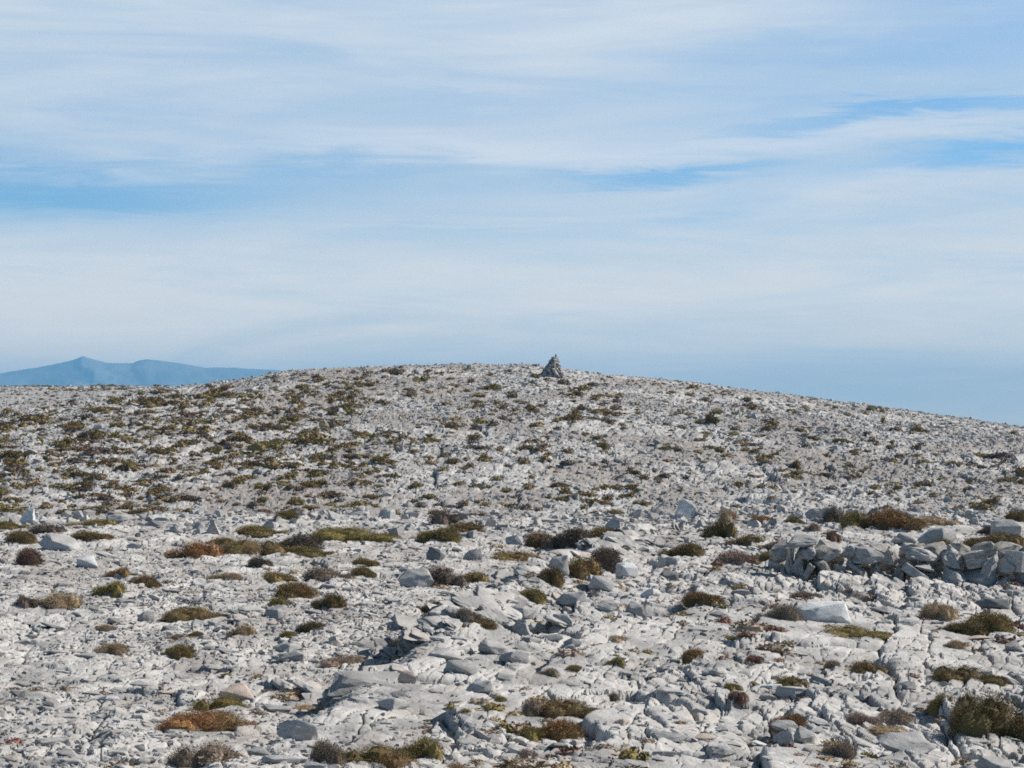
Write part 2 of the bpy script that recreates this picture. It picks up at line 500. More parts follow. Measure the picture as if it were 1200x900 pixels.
build_mountains()

# ------------------------------------------------------------------ shrubs
def shrub_proto(seed, blades, lobes, flat=0.85, blade_len=0.16, blade_w=0.02):
    """Cushion of thorny tufts filling -1..1 in x and y, 0..1 in z: several overlapping domes with a ragged surface."""
    r = np.random.default_rng(seed)
    L = []
    for k in range(lobes):
        if k == 0: L.append((r.uniform(-0.2, 0.2), 0, r.uniform(0.55, 0.70), 0.86))
        else:
            a = r.uniform(0, 6.28); q = r.uniform(0.30, 0.62)
            L.append((math.cos(a) * q * 1.15, math.sin(a) * q, r.uniform(0.28, 0.55), r.uniform(0.35, 0.95)))
    Vs, Ts, off = [], [], 0
    # woody core of each lobe
    for (lx, ly, lr, lh) in L:
        nu, nv = 12, 5
        ring = []
        for j in range(nv + 1):
            ph = j / nv * math.pi / 2
            for i in range(nu):
                th = i / nu * 2 * math.pi
                jit = 0.80 + 0.10 * r.uniform(-1, 1)
                ring.append((lx + lr * jit * math.cos(ph) * math.cos(th), ly + lr * jit * math.cos(ph) * math.sin(th), lh * jit * math.sin(ph) * flat - 0.12 * (j == 0)))
        t = []
        for j in range(nv):
            for i in range(nu):
                a, b = j * nu + i, j * nu + (i + 1) % nu
                t += [(a, b, b + nu), (a, b + nu, a + nu)]
        Vs.append(np.array(ring)); Ts.append(np.array(t) + off); off += len(ring)
    wts = np.array([l[2] ** 2 for l in L]); wts /= wts.sum()
    for li, (lx, ly, lr, lh) in enumerate(L):
        n = int(blades * wts[li])
        th = r.uniform(0, 6.283, n); cz = r.uniform(-0.05, 1.0, n); sz = np.sqrt(1 - np.clip(cz, -1, 1) ** 2)
        d = np.stack([sz * np.cos(th), sz * np.sin(th), cz], 1)
        rad = r.uniform(0.72, 1.0, n)[:, None] + 0.12 * r.normal(0, 1, n)[:, None] * 0.5
        p = np.array([lx, ly, 0]) + d * np.array([lr, lr, 1.0]) * rad
        p[:, 2] = lh * flat * np.sign(cz) * np.abs(cz) ** 0.75 * rad[:, 0]
        g = d + r.normal(0, 0.45, (n, 3)); g[:, 2] += 0.25; g /= np.linalg.norm(g, axis=1)[:, None]
        s = np.cross(g, r.normal(0, 1, (n, 3))); s /= np.linalg.norm(s, axis=1)[:, None]
        ln = blade_len * r.uniform(0.5, 1.2, n)[:, None]; w = blade_w * r.uniform(0.6, 1.4, n)[:, None]
        v = np.stack([p - s * w, p + s * w, p + g * ln * 0.6 + s * w * 0.8, p + g * ln], 1)
        v[..., 2] = np.maximum(v[..., 2], -0.12)
        base_i = off + np.arange(n)[:, None] * 4
        t = np.concatenate([base_i + np.array([0, 1, 2]), base_i + np.array([0, 2, 3])])
        Vs.append(v.reshape(-1, 3)); Ts.append(t); off += n * 4
    V, T = np.concatenate(Vs), np.concatenate(Ts)
    V[:, 0] /= np.quantile(np.abs(V[:, 0]), 0.995); V[:, 1] /= np.quantile(np.abs(V[:, 1]), 0.995)
    V[:, 2] /= np.quantile(V[:, 2], 0.99)
    return V, T

NEARP = [shrub_proto(900 + k, 9500, (3, 4, 5, 6, 7)[k % 5], blade_len=0.072, blade_w=0.009) for k in range(7)]
BIGP = [shrub_proto(930 + k, 16000, 5 + k, blade_len=0.042, blade_w=0.0062) for k in range(3)]
FARP = [shrub_proto(950 + k, 700, (2, 3, 4, 5)[k % 4], blade_len=0.14, blade_w=0.035) for k in range(6)]
TINYP = [shrub_proto(980 + k, 90, 2, blade_len=0.25, blade_w=0.08) for k in range(5)]
SM = {}
def shrub_mesh(near, k, tone):
    key = (near, k, tone)
    if key not in SM:
        v, t = (BIGP if near == 2 else NEARP if near else FARP)[k]
        SM[key] = mesh_np('cushion_shrub', v, t, M_PLANT[tone])
    return SM[key]

THINGS = []      # (obj, px centre, v base, w px, h px, kind) for labels

def put_shrub(px0, px1, v0, v1, tone, lo=8.0, near=True):
    px = (px0 + px1) / 2
    h = hit(px, v1, lo)
    if h is None: return None
    x, y, z, d = h
    w = (px1 - px0) / F * d
    depth = min(max(w * random.uniform(0.75, 1.1), 0.1), 1.6)
    # the crown of the cushion shows at v0: its height is what remains after the depth seen from above
    tall = max((v1 - v0) / F * d * 0.92, 0.05)
    y2 = y + depth * 0.42
    x2 = x * y2 / y
    z2 = float(min(z, base(np.array([x2]), np.array([y2]))[0] + 0.05))
    z2 = min(z2, float(ground(np.array([x2]), np.array([y2]))[0]))
    if near and px1 - px0 > 62: near = 2
    k = random.randrange(len(BIGP) if near == 2 else len(NEARP) if near else len(FARP))
    o = link('cushion_shrub', shrub_mesh(near, k, tone))
    o.location = (x2, y2, z2 - 0.02)
    top = (v1 - v0) / F * d
    o.scale = (w / 2 * (1.36 if near == 2 else 1.24 if near else 1.3), depth / 2 * 1.15, max((top - 0.09 * depth) * (0.98 if near == 2 else 1.08 if near else 0.74) + (z - z2) * 0.7, 0.45 * top, 0.05))
    o.rotation_euler = (0, 0, random.choice((0, math.pi)) + random.uniform(-0.12, 0.12))
    return o

# px0, px1, top row, base row, tone, (label, short name) for the ones other labels refer to
S = [
 (185,290,827,857,'rusty',('rusty red cushion shrub in front of the pinkish boulder','the rusty red shrub')),
 (225,288,809,830,'green',('green cushion shrub growing against the left side of the pinkish boulder','the boulder-side green shrub')),
 (205,277,867,897,'grey brown',('greyish brown dome-shaped shrub in front of the rusty red shrub, dark at its left','the grey-brown dome')),
 (366,402,865,893,'grey brown',None),(396,475,868,897,'brown',('long low brown shrub touching a grey-brown one, at the bottom edge left of centre','the long low brown shrub')),(470,532,863,888,'olive',None),
 (193,227,757,774,'olive',None),(193,263,707,728,'brown',('isolated brown mound of a shrub left of centre beside a dark grey rock','the isolated brown mound')),
 (113,157,680,700,'green',('brightest green cushion shrub, joined on its right to a brown one','the bright green cushion')),
 (153,188,672,686,'brown',None),(127,160,663,676,'rusty',None),
 (12,42,697,711,'dark',None),(35,90,692,713,'tan',('tan streak of a shrub running right from a dark shrub','the tan streak shrub')),
 (13,45,641,663,'maroon',('dark maroon bush standing alone beside pale slabs at the left side','the maroon bush')),
 (80,133,605,618,'olive',None),(85,130,620,633,'brown',None),(37,75,612,625,'dark',None),(0,38,620,636,'brown',None),(-6,32,608,620,'olive',None),
 (197,255,630,652,'rusty',('rust-brown mound of a shrub at the left end of a line of big shrubs','the rust-brown mound')),(245,272,629,638,'olive',None),
 (257,330,628,652,'brown',None),(280,338,612,629,'olive',None),(325,356,597,609,'olive',None),
 (327,376,624,645,'dark',('blackish shrub at the left end of the yellowish olive streak','the blackish shrub')),(365,456,611,634,'green',('long yellowish olive streak of a shrub left of centre, widest of its line','the yellowish olive streak')),(337,393,637,653,'olive',None),
 (297,343,667,682,'olive',None),(360,412,660,677,'grey brown',None),(327,375,679,700,'brown',None),(345,372,685,700,'tan',None),
 (318,344,697,710,'green',None),(367,402,694,712,'dark green',('dark green rounded cushion left of centre, in front of a tan one','the dark green cushion')),
 (350,381,726,738,'dark green',None),(330,356,738,748,'olive',None),(267,297,728,743,'tan',None),(373,440,761,778,'pinkish brown',('long pinkish brown low shrub left of centre on the rubble','the long pinkish shrub')),
 (292,318,652,665,'dark',None),(247,282,670,680,'tan',None),(113,136,730,740,'tan',None),(113,148,752,767,'tan',None),(193,217,741,750,'grey brown',None),(220,238,738,746,'brown',None),(345,378,823,834,'tan',None),
 (495,537,597,614,'dark',None),(494,538,616,635,'olive',None),(528,578,609,624,'brown',None),
 (572,648,638,658,'brown',('long brown shrub in front of the big purplish black clump','the long brown shrub')),
 (618,650,622,642,'brown',None),(640,689,617,643,'dark',('big purplish black clump with an olive shrub at its right','the purplish black clump')),(680,722,616,635,'olive',None),
 (683,724,640,664,'dark',None),(648,700,650,677,'brown',('brown heap of shrub leaning on a grey slab below the purplish black clump','the brown heap')),(630,658,664,684,'dark green',None),
 (603,637,687,702,'olive',None),(497,545,662,686,'dark',None),(535,582,668,682,'olive',None),
 (487,528,702,720,'dark green',('dark green cushion in the middle of the rubble beside two grey-brown ones','the middle green cushion')),(500,532,714,728,'dark',None),(535,564,711,728,'grey brown',None),(550,590,722,737,'brown',None),
 (414,443,651,663,'olive',None),(412,438,662,674,'olive',None),(460,488,747,760,'grey brown',None),(630,662,781,793,'grey brown',None),(658,681,778,788,'olive',None),
 (614,642,818,840,'grey brown',None),(634,699,814,840,'brown',('upper of two large brown-olive shrubs on smooth slabs at bottom centre','the upper twin shrub')),
 (600,640,848,867,'olive',None),(630,680,842,867,'rusty',('lower of two large brown-olive shrubs on smooth slabs at bottom centre','the lower twin shrub')),
 (533,551,827,836,'olive',None),(573,593,812,822,'green',None),(607,634,876,890,'grey brown',None),(582,630,887,906,'tan',None),(522,553,889,903,'tan',None),
 (702,736,742,753,'tan',None),(711,738,769,780,'olive',None),(706,724,810,821,'grey brown',None),(776,821,633,652,'brown',('brown mound right of the purplish black clump, beside scattered white blocks','the brown white-block mound')),
 (826,872,607,630,'dark green',('dark olive tall mound of a shrub below the upright slab','the tall dark mound')),(838,864,595,612,'tan',None),(872,911,602,615,'rusty',None),(921,941,603,613,'green',None),
 (853,893,624,639,'brown',None),(842,888,644,662,'pinkish brown',('pinkish brown feathery shrub between the tall dark mound and the stone wall','the pinkish feathery shrub')),(889,921,632,645,'grey brown',None),(892,918,645,655,'olive',None),
 (967,994,594,613,'dark',None),(988,1030,597,617,'olive',None),(1020,1074,594,619,'rusty',('broad rusty shrub on the skyline of rocks behind the stone wall','the broad rusty shrub')),(1073,1121,602,615,'tan',None),(1181,1206,597,611,'brown',None),
 (1119,1158,628,645,'brown',None),(1157,1203,622,640,'brown',('broad brown shrub between boulders above the right part of the stone wall','the over-wall brown shrub')),(1148,1171,614,627,'dark',None),(1087,1113,631,645,'olive',None),
 (943,959,613,623,'grey brown',None),(965,984,621,635,'maroon',None),
 (802,844,691,707,'brown',('brown shrub spreading on smooth slabs left of the stone wall','the brown slab shrub')),(928,961,691,703,'grey brown',None),(887,934,705,726,'grey brown',('dark greyish brown mound touching the left side of the white block','the white block')),
 (957,1034,727,748,'olive',('wide olive shrub in front of the white block','the wide olive shrub')),(1082,1121,705,726,'tan',('tan hemispherical cushion on bare slabs in front of the stone wall','the tan cushion')),
 (1108,1150,727,743,'dark green',None),(1128,1182,716,742,'olive',('olive shrub with ragged top right of the tan cushion','the ragged olive shrub')),
 (1093,1166,776,802,'dark green',('low dark green dome with a single thin stalk, at the right','the low dark green dome')),
 (1115,1212,806,860,'dark green',('biggest bush of all, dark green, cut by the right edge','the biggest bush')),(1090,1124,807,820,'olive',None),(1000,1038,772,788,'brown',None),
 (802,832,758,771,'rusty',None),(843,872,742,750,'olive',None),(875,896,765,777,'maroon',None),(962,983,772,784,'grey brown',None),
 (992,1030,832,850,'pinkish brown',None),(1025,1066,830,846,'grey brown',None),(1000,1064,846,864,'tan',('tan withered patch of shrub at the bottom right','the tan withered patch')),
 (967,1001,867,888,'grey brown',None),(907,944,833,850,'rusty',None),(843,868,798,809,'green',None),(855,876,812,826,'maroon',None),(917,946,793,804,'olive',None),(1107,1129,748,760,'tan',None),
]
LAND = [('the cairn', 646, 441, 30), ('the left end of the stone wall', 918, 690, 20), ('the stone wall', 1060, 692, 240), ('the white block', 962, 727, 70),
        ('the pinkish boulder', 280, 823, 45), ('the upright slab', 803, 607, 25)]

SH = []
for e in S:
    o = put_shrub(e[0], e[1], e[2], e[3], e[4])
    if o is None: continue
    o['group'] = 'cushion shrubs on the rocks'; o['category'] = 'shrub'
    w, h = e[1] - e[0], e[3] - e[2]
    SH.append([o, (e[0] + e[1]) / 2, e[3], w, h, e[4], e[5][0] if e[5] else None])
    if e[5]: LAND.append((e[5][1], (e[0] + e[1]) / 2, e[3], w))

# ---- hillside shrubs
def dens(px, v):
    left = 1.0 if px < 430 else (0.50 if px < 720 else 0.24)
    if px > 1000: left *= 0.8
    k = 1.0 - 0.25 * max(0, (v - 560) / 40)
    if px < 130 and v < 482: k *= 0.3
    clump = 0.35 + 1.3 * float(sstep(-0.25, 0.3, vnoise(np.array([px / 45.0]), np.array([v / 14.0]), 202))[0])
    return left * k * clump

HILL_HAND = [(105,150,472,482,'brown'),(78,92,466,473,'dark'),(126,142,462,472,'olive'),(168,196,459,472,'brown'),(130,150,490,501,'olive'),(92,112,500,514,'dark'),
 (140,168,534,550,'olive'),(0,22,522,536,'olive'),(38,58,490,498,'dark green'),(68,88,508,522,'brown'),(90,150,572,584,'brown'),(5,26,578,588,'brown'),
 (250,276,446,458,'rusty'),(316,330,438,443,'dark'),(230,250,468,474,'brown'),(330,352,482,494,'olive'),(310,336,492,504,'brown'),(292,330,512,528,'olive'),(270,290,500,512,'brown'),
 (347,372,508,522,'olive'),(244,258,523,533,'brown'),(285,308,535,546,'dark green'),(308,328,534,541,'brown'),(312,352,558,570,'olive'),(206,224,478,488,'dark'),(262,282,560,572,'olive'),
 (383,400,539,547,'olive'),(567,592,444,457,'olive'),(488,510,440,447,'dark green'),(518,540,490,502,'brown'),(536,570,516,526,'dark'),(560,572,530,540,'olive'),(617,634,472,484,'brown'),
 (676,692,470,482,'dark'),(714,730,473,480,'dark green'),(700,718,514,527,'olive'),(603,632,516,527,'brown'),(547,580,562,574,'dark green'),(638,668,560,570,'olive'),(733,755,547,556,'dark green'),
 (702,716,537,544,'olive'),(520,536,533,544,'brown'),(440,458,464,473,'dark'),(610,628,566,574,'brown'),(822,840,479,496,'dark green'),(893,908,494,505,'olive'),(938,962,507,516,'dark green'),
 (1062,1086,496,506,'olive'),(889,912,529,537,'brown'),(926,942,534,550,'dark green'),(868,882,563,570,'olive'),(1030,1040,487,497,'dark'),(950,964,455,459,'dark'),(1012,1030,474,482,'dark'),
 (803,820,449,455,'dark'),(748,762,555,562,'brown'),(770,790,550,560,'dark'),(660,690,575,584,'brown'),(480,500,560,572,'olive'),(420,445,575,585,'brown')]
hill = []
for e in HILL_HAND:
    hill.append(e)
rh = random.Random(21)
while len(hill) < 1750:
    px = rh.uniform(-120, 1320); 
    crest = float(np.interp(px, CREST_PX, CREST_V))
    v = rh.uniform(crest + 2, 606)
    if px > 560 and v < crest + 9: continue
    if rh.random() > dens(px, v) * 0.9: continue
    t = (v - crest) / (600 - crest)
    w = rh.lognormvariate(math.log(12.2), 0.45) * (0.8 + 0.35 * t)
    w = min(max(w, 5), 38)
    h = w * rh.uniform(0.24, 0.44)
    tone = rh.choice(('olive', 'olive', 'olive', 'brown', 'brown', 'brown', 'dark', 'brown', 'rusty'))
    hill.append((px - w / 2, px + w / 2, v - h, v, tone))
NUM = 'zero one two three four five six seven eight nine ten eleven twelve thirteen fourteen fifteen sixteen seventeen eighteen nineteen twenty twenty-one'.split()
def hill_key(px, v, w, tone):
    i, j = round((px - 646) / 31.0), round((v - 441) / 31.0)
    return (i, j, tone, 'tiny' if w < 12 else 'small' if w < 20 else 'broad')
def hill_label(k):
    i, j, tone, size = k
    side = '' if i == 0 else f"{NUM[abs(i)]} cairn height{'s' if abs(i) > 1 else ''} {'left' if i < 0 else 'right'}"
    dn = '' if j == 0 else f"{NUM[abs(j)]} {'below' if j > 0 else 'above'}"
    pos = ' and '.join(q for q in (side, dn) if q)
    tail = 'the cairn'
    if j == 0: pos += ' of'
    if i and j: pos = f"{side} and {dn}"
    elif j: pos = f"{NUM[abs(j)]} cairn height{'s' if abs(j) > 1 else ''} straight {'below' if j > 0 else 'above'}"
    if not (i or j): return f"{size} {tone} shrub on the hill crest right beside the cairn"
    return f"{size} {tone} hillside shrub, {pos} {tail}"
order = sorted(range(len(hill)), key=lambda q: -(hill[q][1] - hill[q][0]) * (hill[q][3] - hill[q][2]))
quota = 300 - len(SH) - 6
taken, rest = set(), []
for q in order:
    e = hill[q]; px, v, w = (e[0] + e[1]) / 2, e[3], e[1] - e[0]
    inframe = 6 < px < 1194
    if not inframe or len(taken) >= quota:
        rest.append(e); continue
    k = hill_key(px, v, w, e[4])
    if k in taken:
        for tone in ('olive', 'brown', 'dark', 'dark green', 'rusty', 'grey brown'):
            k = hill_key(px, v, w, tone)
            if k not in taken: break
        if k in taken:
            rest.append(e); continue
    o = put_shrub(e[0], e[1], e[2], e[3], k[2], lo=96.0, near=False)
    if o is None: continue
    taken.add(k)
    o['group'] = 'cushion shrubs on the hillside'; o['category'] = 'shrub'; o['label'] = hill_label(k)

# the rest of the scrub: hundreds of specks on the hill, one object
def low_scrub():
    P, Sz = [], []
    for e in rest:
        px, v, w, h = (e[0] + e[1]) / 2, e[3], e[1] - e[0], e[3] - e[2]
        g = hit(px, v, 96.0)
        if g is None: continue
        P.append((g[0], g[1] + 0.3, g[2] - 0.03)); Sz.append((w / F * g[3] / 2, w / F * g[3] * 0.45, h / F * g[3]))
    r2 = np.random.default_rng(5)
    # specks too small to count, over the hill and the near rubble
    n = 4200
    y = r2.uniform(99, 184, n); x = r2.uniform(-0.27, 0.27, n) * y
    keep = r2.uniform(0, 1, n) < np.where(x < -0.06 * y, 0.95, 0.34) * (0.3 + 1.2 * sstep(-0.2, 0.3, fbm(x / 9, y / 12, 66, 2)))
    x, y = x[keep], y[keep]; z = ground(x, y)
    s = r2.lognormal(math.log(0.20), 0.4, len(x))
    yp = r2.uniform(330, 540, 2600); xp = r2.uniform(-0.29, -0.10, 2600) * yp
    x = np.concatenate([x, xp]); z = np.concatenate([z, ground(xp, yp)]); y = np.concatenate([y, yp])
    s = np.concatenate([s, r2.lognormal(math.log(0.30), 0.40, 2600)])
    P = np.concatenate([np.array(P), np.stack([x, y, z], 1)])
    Sz = np.concatenate([np.array(Sz), np.stack([s * 1.25, s, s * 0.55], 1)])
    v, t = scatter(TINYP, P, Sz, rots(len(P), r2, 0.05), r2)
    me = mesh_np('low_scrub', v, t, M_PLANT['olive'])
    for q in ('brown', 'dark', 'brown'): me.materials.append(M_PLANT[q])
    # colour by clump: material index changes with the position of the clump
    c = v[t[:, 0]]
    mi = (np.floor(_hash(np.floor(c[:, 0] / 2.2), np.floor(c[:, 1] / 2.2), 9) * 4)).astype(np.int32)
    me.polygons.foreach_set('material_index', mi)
    o = link('low_scrub', me); o['kind'] = 'stuff'
low_scrub()

def crevice_plants():
    r2 = np.random.default_rng(8)
    n = 2600
    y = np.exp(r2.uniform(math.log(13), math.log(57), n)); x = r2.uniform(-0.27, 0.27, n) * y
    keep = fbm(x / 1.3, y / 2.0, 131, 3) > 0.12
    x, y = x[keep], y[keep]; z = ground(x, y)
    s = r2.lognormal(math.log(0.045), 0.45, len(x))
    v, t = scatter(TINYP, np.stack([x, y, z - 0.01], 1), np.stack([s * 1.4, s * 1.4, s * 0.7], 1), rots(len(x), r2, 0.1), r2)
    me = mesh_np('crevice_plants', v, t, M_PLANT['olive'])
    for q in ('tan', 'pinkish brown', 'grey brown', 'maroon'): me.materials.append(M_PLANT[q])
    c = v[t[:, 0]]
    me.polygons.foreach_set('material_index', np.floor(_hash(np.floor(c[:, 0] / 0.5), np.floor(c[:, 1] / 0.5), 9) * 5).astype(np.int32))
    o = link('crevice_plants', me); o['kind'] = 'stuff'
crevice_plants()

# ------------------------------------------------------------------ dry-stone wall
def placed_stone(k, mat, loc, dims, rot, parent, name='stone'):
    o = link(name, hi_mesh(k, mat), parent)
    o.location = loc; o.scale = dims; o.rotation_euler = rot
    return o

def build_wall():
    d0 = 31.6
    root = bpy.data.objects.new('stone_wall', None); COL.objects.link(root)
    X0 = (1060 - 600) / F * d0
    z0 = float(ground(np.array([X0]), np.array([d0]))[0])
    root.location = (X0, d0, z0)
    tag(root, 'tumbled dry-stone wall of leaning grey slabs crossing the right edge', 'wall')
    r = random.Random(12)
    # (centre px x4 from 900, centre row x4 from 590, width, height, lean deg clockwise, depth offset m, tone)
    L = [(92,275,50,205,3,0.05,'g'),(140,280,92,190,-2,-0.05,'g'),(150,160,150,52,-6,0.0,'p'),(185,215,75,75,8,-0.08,'p'),(262,225,165,92,-18,-0.02,'g'),
         (185,322,34,105,28,-0.16,'g'),(250,308,44,120,-30,-0.12,'g'),(318,322,55,95,12,-0.05,'g'),(385,212,95,70,4,0.0,'p'),(462,232,150,98,-3,-0.10,'p'),(570,236,90,100,10,0.02,'g'),
         (418,322,62,175,-47,-0.14,'w'),(510,330,62,110,-4,0.0,'g'),(610,322,75,105,-8,-0.05,'g'),(685,322,50,150,-55,-0.16,'w'),(722,232,165,72,10,-0.02,'w'),(725,290,140,52,8,-0.10,'w'),
         (770,345,70,75,0,0.10,'g'),(868,348,128,125,6,-0.16,'w'),(858,240,120,110,12,0.0,'p'),(965,255,110,90,-12,-0.02,'g'),(975,352,125,92,-28,-0.06,'w'),(1040,282,70,150,32,-0.12,'p'),
         (1098,280,52,105,26,-0.06,'w'),(1104,372,62,92,34,-0.20,'p'),(1168,270,82,110,10,-0.05,'w'),(1180,365,90,80,6,0.02,'g'),
         (1250,260,110,90,-12,-0.05,'p'),(1240,350,110,110,18,-0.1,'w'),(1330,300,80,150,24,-0.1,'g'),(1400,260,120,90,-4,0.0,'p'),(1410,350,120,100,8,-0.1,'w'),(1490,310,90,130,-20,-0.05,'g'),
         (60,330,40,80,-12,0.0,'g')]
    mats = {'g': M_WALL, 'p': M_ROCK['grey'], 'w': M_ROCK['pale']}
    for i, (X, Y, w, h, lean, dd, tone) in enumerate(L):
        Y = 372 - (372 - Y) * 0.93; X = X + max(0, 12 - X * 0.05)
        px, v = 900 + X / 4.0, 590 + Y / 4.0
        d = d0 + dd
        x = (px - 600) / F * d; z = (HOR - v) / F * d
        m = d / F / 4
        long_ = max(w, h)
        dims = (w * m / 2 * 1.0, r.uniform(0.15, 0.24), h * m / 2 * 0.96)
        o = placed_stone((22 + r.randrange(10) if r.random() < 0.72 else 16 + r.randrange(6)), mats[tone], (x - X0, d - d0, z - z0), dims, (r.uniform(-0.12, 0.12), math.radians(lean), r.uniform(-0.25, 0.25) + (0.55 if tone == 'w' and X > 700 else 0.0)), root)
    # core and back face
    x = (922 - 600) / F * d0
    while x < (1290 - 600) / F * d0:
        for lvl in range(3):
            o = placed_stone(r.randrange(16), M_WALL, (x - X0 + r.uniform(-0.05, 0.05), 0.46 + r.uniform(0, 0.12), 0.08 + lvl * 0.18 + r.uniform(-0.03, 0.03)),
                             (r.uniform(0.16, 0.26), r.uniform(0.16, 0.24), r.uniform(0.11, 0.15)), (r.uniform(-0.2, 0.2), r.uniform(-0.3, 0.3), r.uniform(0, 3)), root)
        x += 0.36
build_wall()

# ------------------------------------------------------------------ cairn on the crest
def build_cairn():
    g = hit(645, 441.5, 150.0)
    if g is None: g = (3.3, 188.0, 6.0, 188.0)
    x0, y0, z0, d = g
    y0 += 0.5
    root = bpy.data.objects.new('cairn', None); COL.objects.link(root)
    root.location = (x0 + 0.1, y0, z0)
    tag(root, 'conical cairn of piled grey stones standing on the crest of the hill', 'cairn')
    r = random.Random(4)
    top = (HOR - 417.5) / F * d - z0
    n = 11
    for lvl in range(n):
        t = lvl / n
        rad = 0.86 * (1 - t) ** 0.80 + 0.05
        cx = -0.02 + 0.28 * t
        cnt = max(1, int(round(2 * math.pi * rad / 0.42)))
        for q in range(cnt):
            a = q / cnt * 6.283 + lvl * 0.7 + r.uniform(-0.15, 0.15)
            s = r.uniform(0.17, 0.27)
            placed_stone(r.randrange(16), M_ROCK['dark grey'] if r.random() < 0.55 else M_WALL, (cx + math.cos(a) * (rad - 0.08), math.sin(a) * (rad - 0.08), 0.02 + t * top),
                         (s, s * r.uniform(0.7, 1.0), top / n * r.uniform(0.65, 0.95)), (r.uniform(-0.25, 0.25), r.uniform(-0.25, 0.25), r.uniform(0, 6)), root)
    for q, t in ((0, 0.2), (1, 0.5), (2, 0.8)):
        placed_stone(3 + q, M_WALL, (-0.02 + 0.28 * t, 0, t * top), (0.5 * (1 - t), 0.5 * (1 - t), 0.35), (0, 0, q), root)
    placed_stone(5, M_ROCK['pale'], (0.33, 0, top + 0.10), (0.08, 0.08, 0.16), (0, 0.12, 0.3), root, 'capstone')
    for (dx, s) in ((-0.95, 0.22), (-1.35, 0.20), (-0.72, 0.26)):
        placed_stone(7, M_WALL, (dx, r.uniform(-0.2, 0.2), 0.12), (s, s, 0.16), (0, r.uniform(-0.2, 0.2), r.uniform(0, 6)), root)
build_cairn()

# ------------------------------------------------------------------ countable rocks
RK = []
def put_rock(px0, px1, v0, v1, tone, shape, label=None, kind_i=None, lean=None, yaw=None):
    px = (px0 + px1) / 2
    g = hit(px, v1, 8.0)
    if g is None: return None
    x, y, z, d = g
    w = (px1 - px0) / F * d; h = (v1 - v0) / F * d
    dep = w * (random.uniform(0.5, 0.9) if shape != 'upright' else 0.6)
    y2 = y + dep * 0.45
    x2 = x * y2 / y
    zg = min(z, float(ground(np.array([x2]), np.array([y2]))[0]) + 0.02)
    o = link('rock', hi_mesh(kind_i if kind_i is not None else random.randrange(16), M_ROCK[tone]))
    hz = h * 0.45
    o.location = (x2, y2, zg + hz * 0.72)
    o.scale = (w / 2, dep / 2, hz)
    if lean is None: lean = random.gauss(0.10, 0.10)
    o.rotation_euler = (random.gauss(0, 0.08), lean, yaw if yaw is not None else random.uniform(-0.35, 0.35))
    o['category'] = 'rock'; o['group'] = 'rocks lying on the ground'
    RK.append([o, px, v1, px1 - px0, v1 - v0, tone, label, shape])
    return o

HR = [
 (258,302,797,824,'pinkish','angular','pinkish boulder behind the green and rusty red shrubs at the lower left'),
 (930,997,700,729,'white','angular','white block of stone, brightest of all, lying beside a grey-brown mound',32,0.02,0.25),
 (788,818,579,607,'white','upright','white upright slab with a shaded left side standing at the foot of the hill',33,-0.1,0.3),
 (640,668,644,674,'grey','upright',None),(466,512,662,688,'pale','angular',None),(500,522,638,656,'dark grey','flat',None),(542,565,640,657,'grey','angular',None),
 (770,796,643,663,'pale','angular',None),(772,797,664,681,'dark grey','flat',None),(733,757,700,721,'grey','angular',None),(660,682,746,759,'grey','flat',None),
 (598,622,722,744,'pale','flat',None),(618,642,726,741,'pale','flat',None),(646,672,716,734,'pale','flat',None),(502,542,758,774,'pale','flat',None),(466,489,781,801,'pinkish','angular',None),
 (161,181,713,729,'grey','flat',None),(326,376,838,869,'pale','flat',None),(90,117,647,666,'white','angular',None),(44,102,628,645,'pale','flat',None),(309,336,709,726,'grey','flat',None),
 (909,961,801,821,'pale','flat',None),(1030,1099,861,882,'pale','flat',None),(1138,1194,884,908,'grey','flat',None),(1042,1073,621,639,'grey','angular',None),(1070,1125,611,641,'grey','angular',None),
 (1160,1198,604,627,'pale','angular',None),(943,962,592,608,'grey','flat',None),(958,984,588,608,'pale','angular',None),(22,44,589,614,'white','angular',None),(905,931,853,874,'grey','angular',None),
 (930,958,850,872,'grey','flat',None),(1178,1200,749,764,'grey','flat',None),(1142,1185,697,713,'dark grey','flat',None),(1122,1152,643,660,'grey','angular',None),(1060,1090,640,655,'pale','flat',None),
 (560,600,745,768,'grey','flat',None),(520,560,770,790,'grey','flat',None),(590,628,706,724,'pale','flat',None),(650,690,690,712,'pale','flat',None),(690,720,672,692,'pale','angular',None),(720,748,655,676,'white','angular',None),
 (700,728,700,716,'pale','flat',None),(750,776,680,698,'white','angular',None),(120,160,600,612,'pale','flat',None),(545,580,795,812,'pale','flat',None),(585,620,760,778,'grey','flat',None),(440,480,815,832,'pale','flat',None),
]
for e in HR: put_rock(*e)
def clear(px, v, w):
    for o, sx, sv, sw, sh, *_ in SH:
        if abs(px - sx) < (w + sw) * 0.48 and -4 < sv - v + 3 < sh + 6: return False
    for o, sx, sv, sw, sh, *_ in RK:
        if abs(px - sx) < (w + sw) * 0.42 and abs(v - sv) < 0.5 * sh + 3: return False
    if 905 < px < 1300 and 600 < v < 700: return False
    return True
rr = random.Random(31)
tries = 0
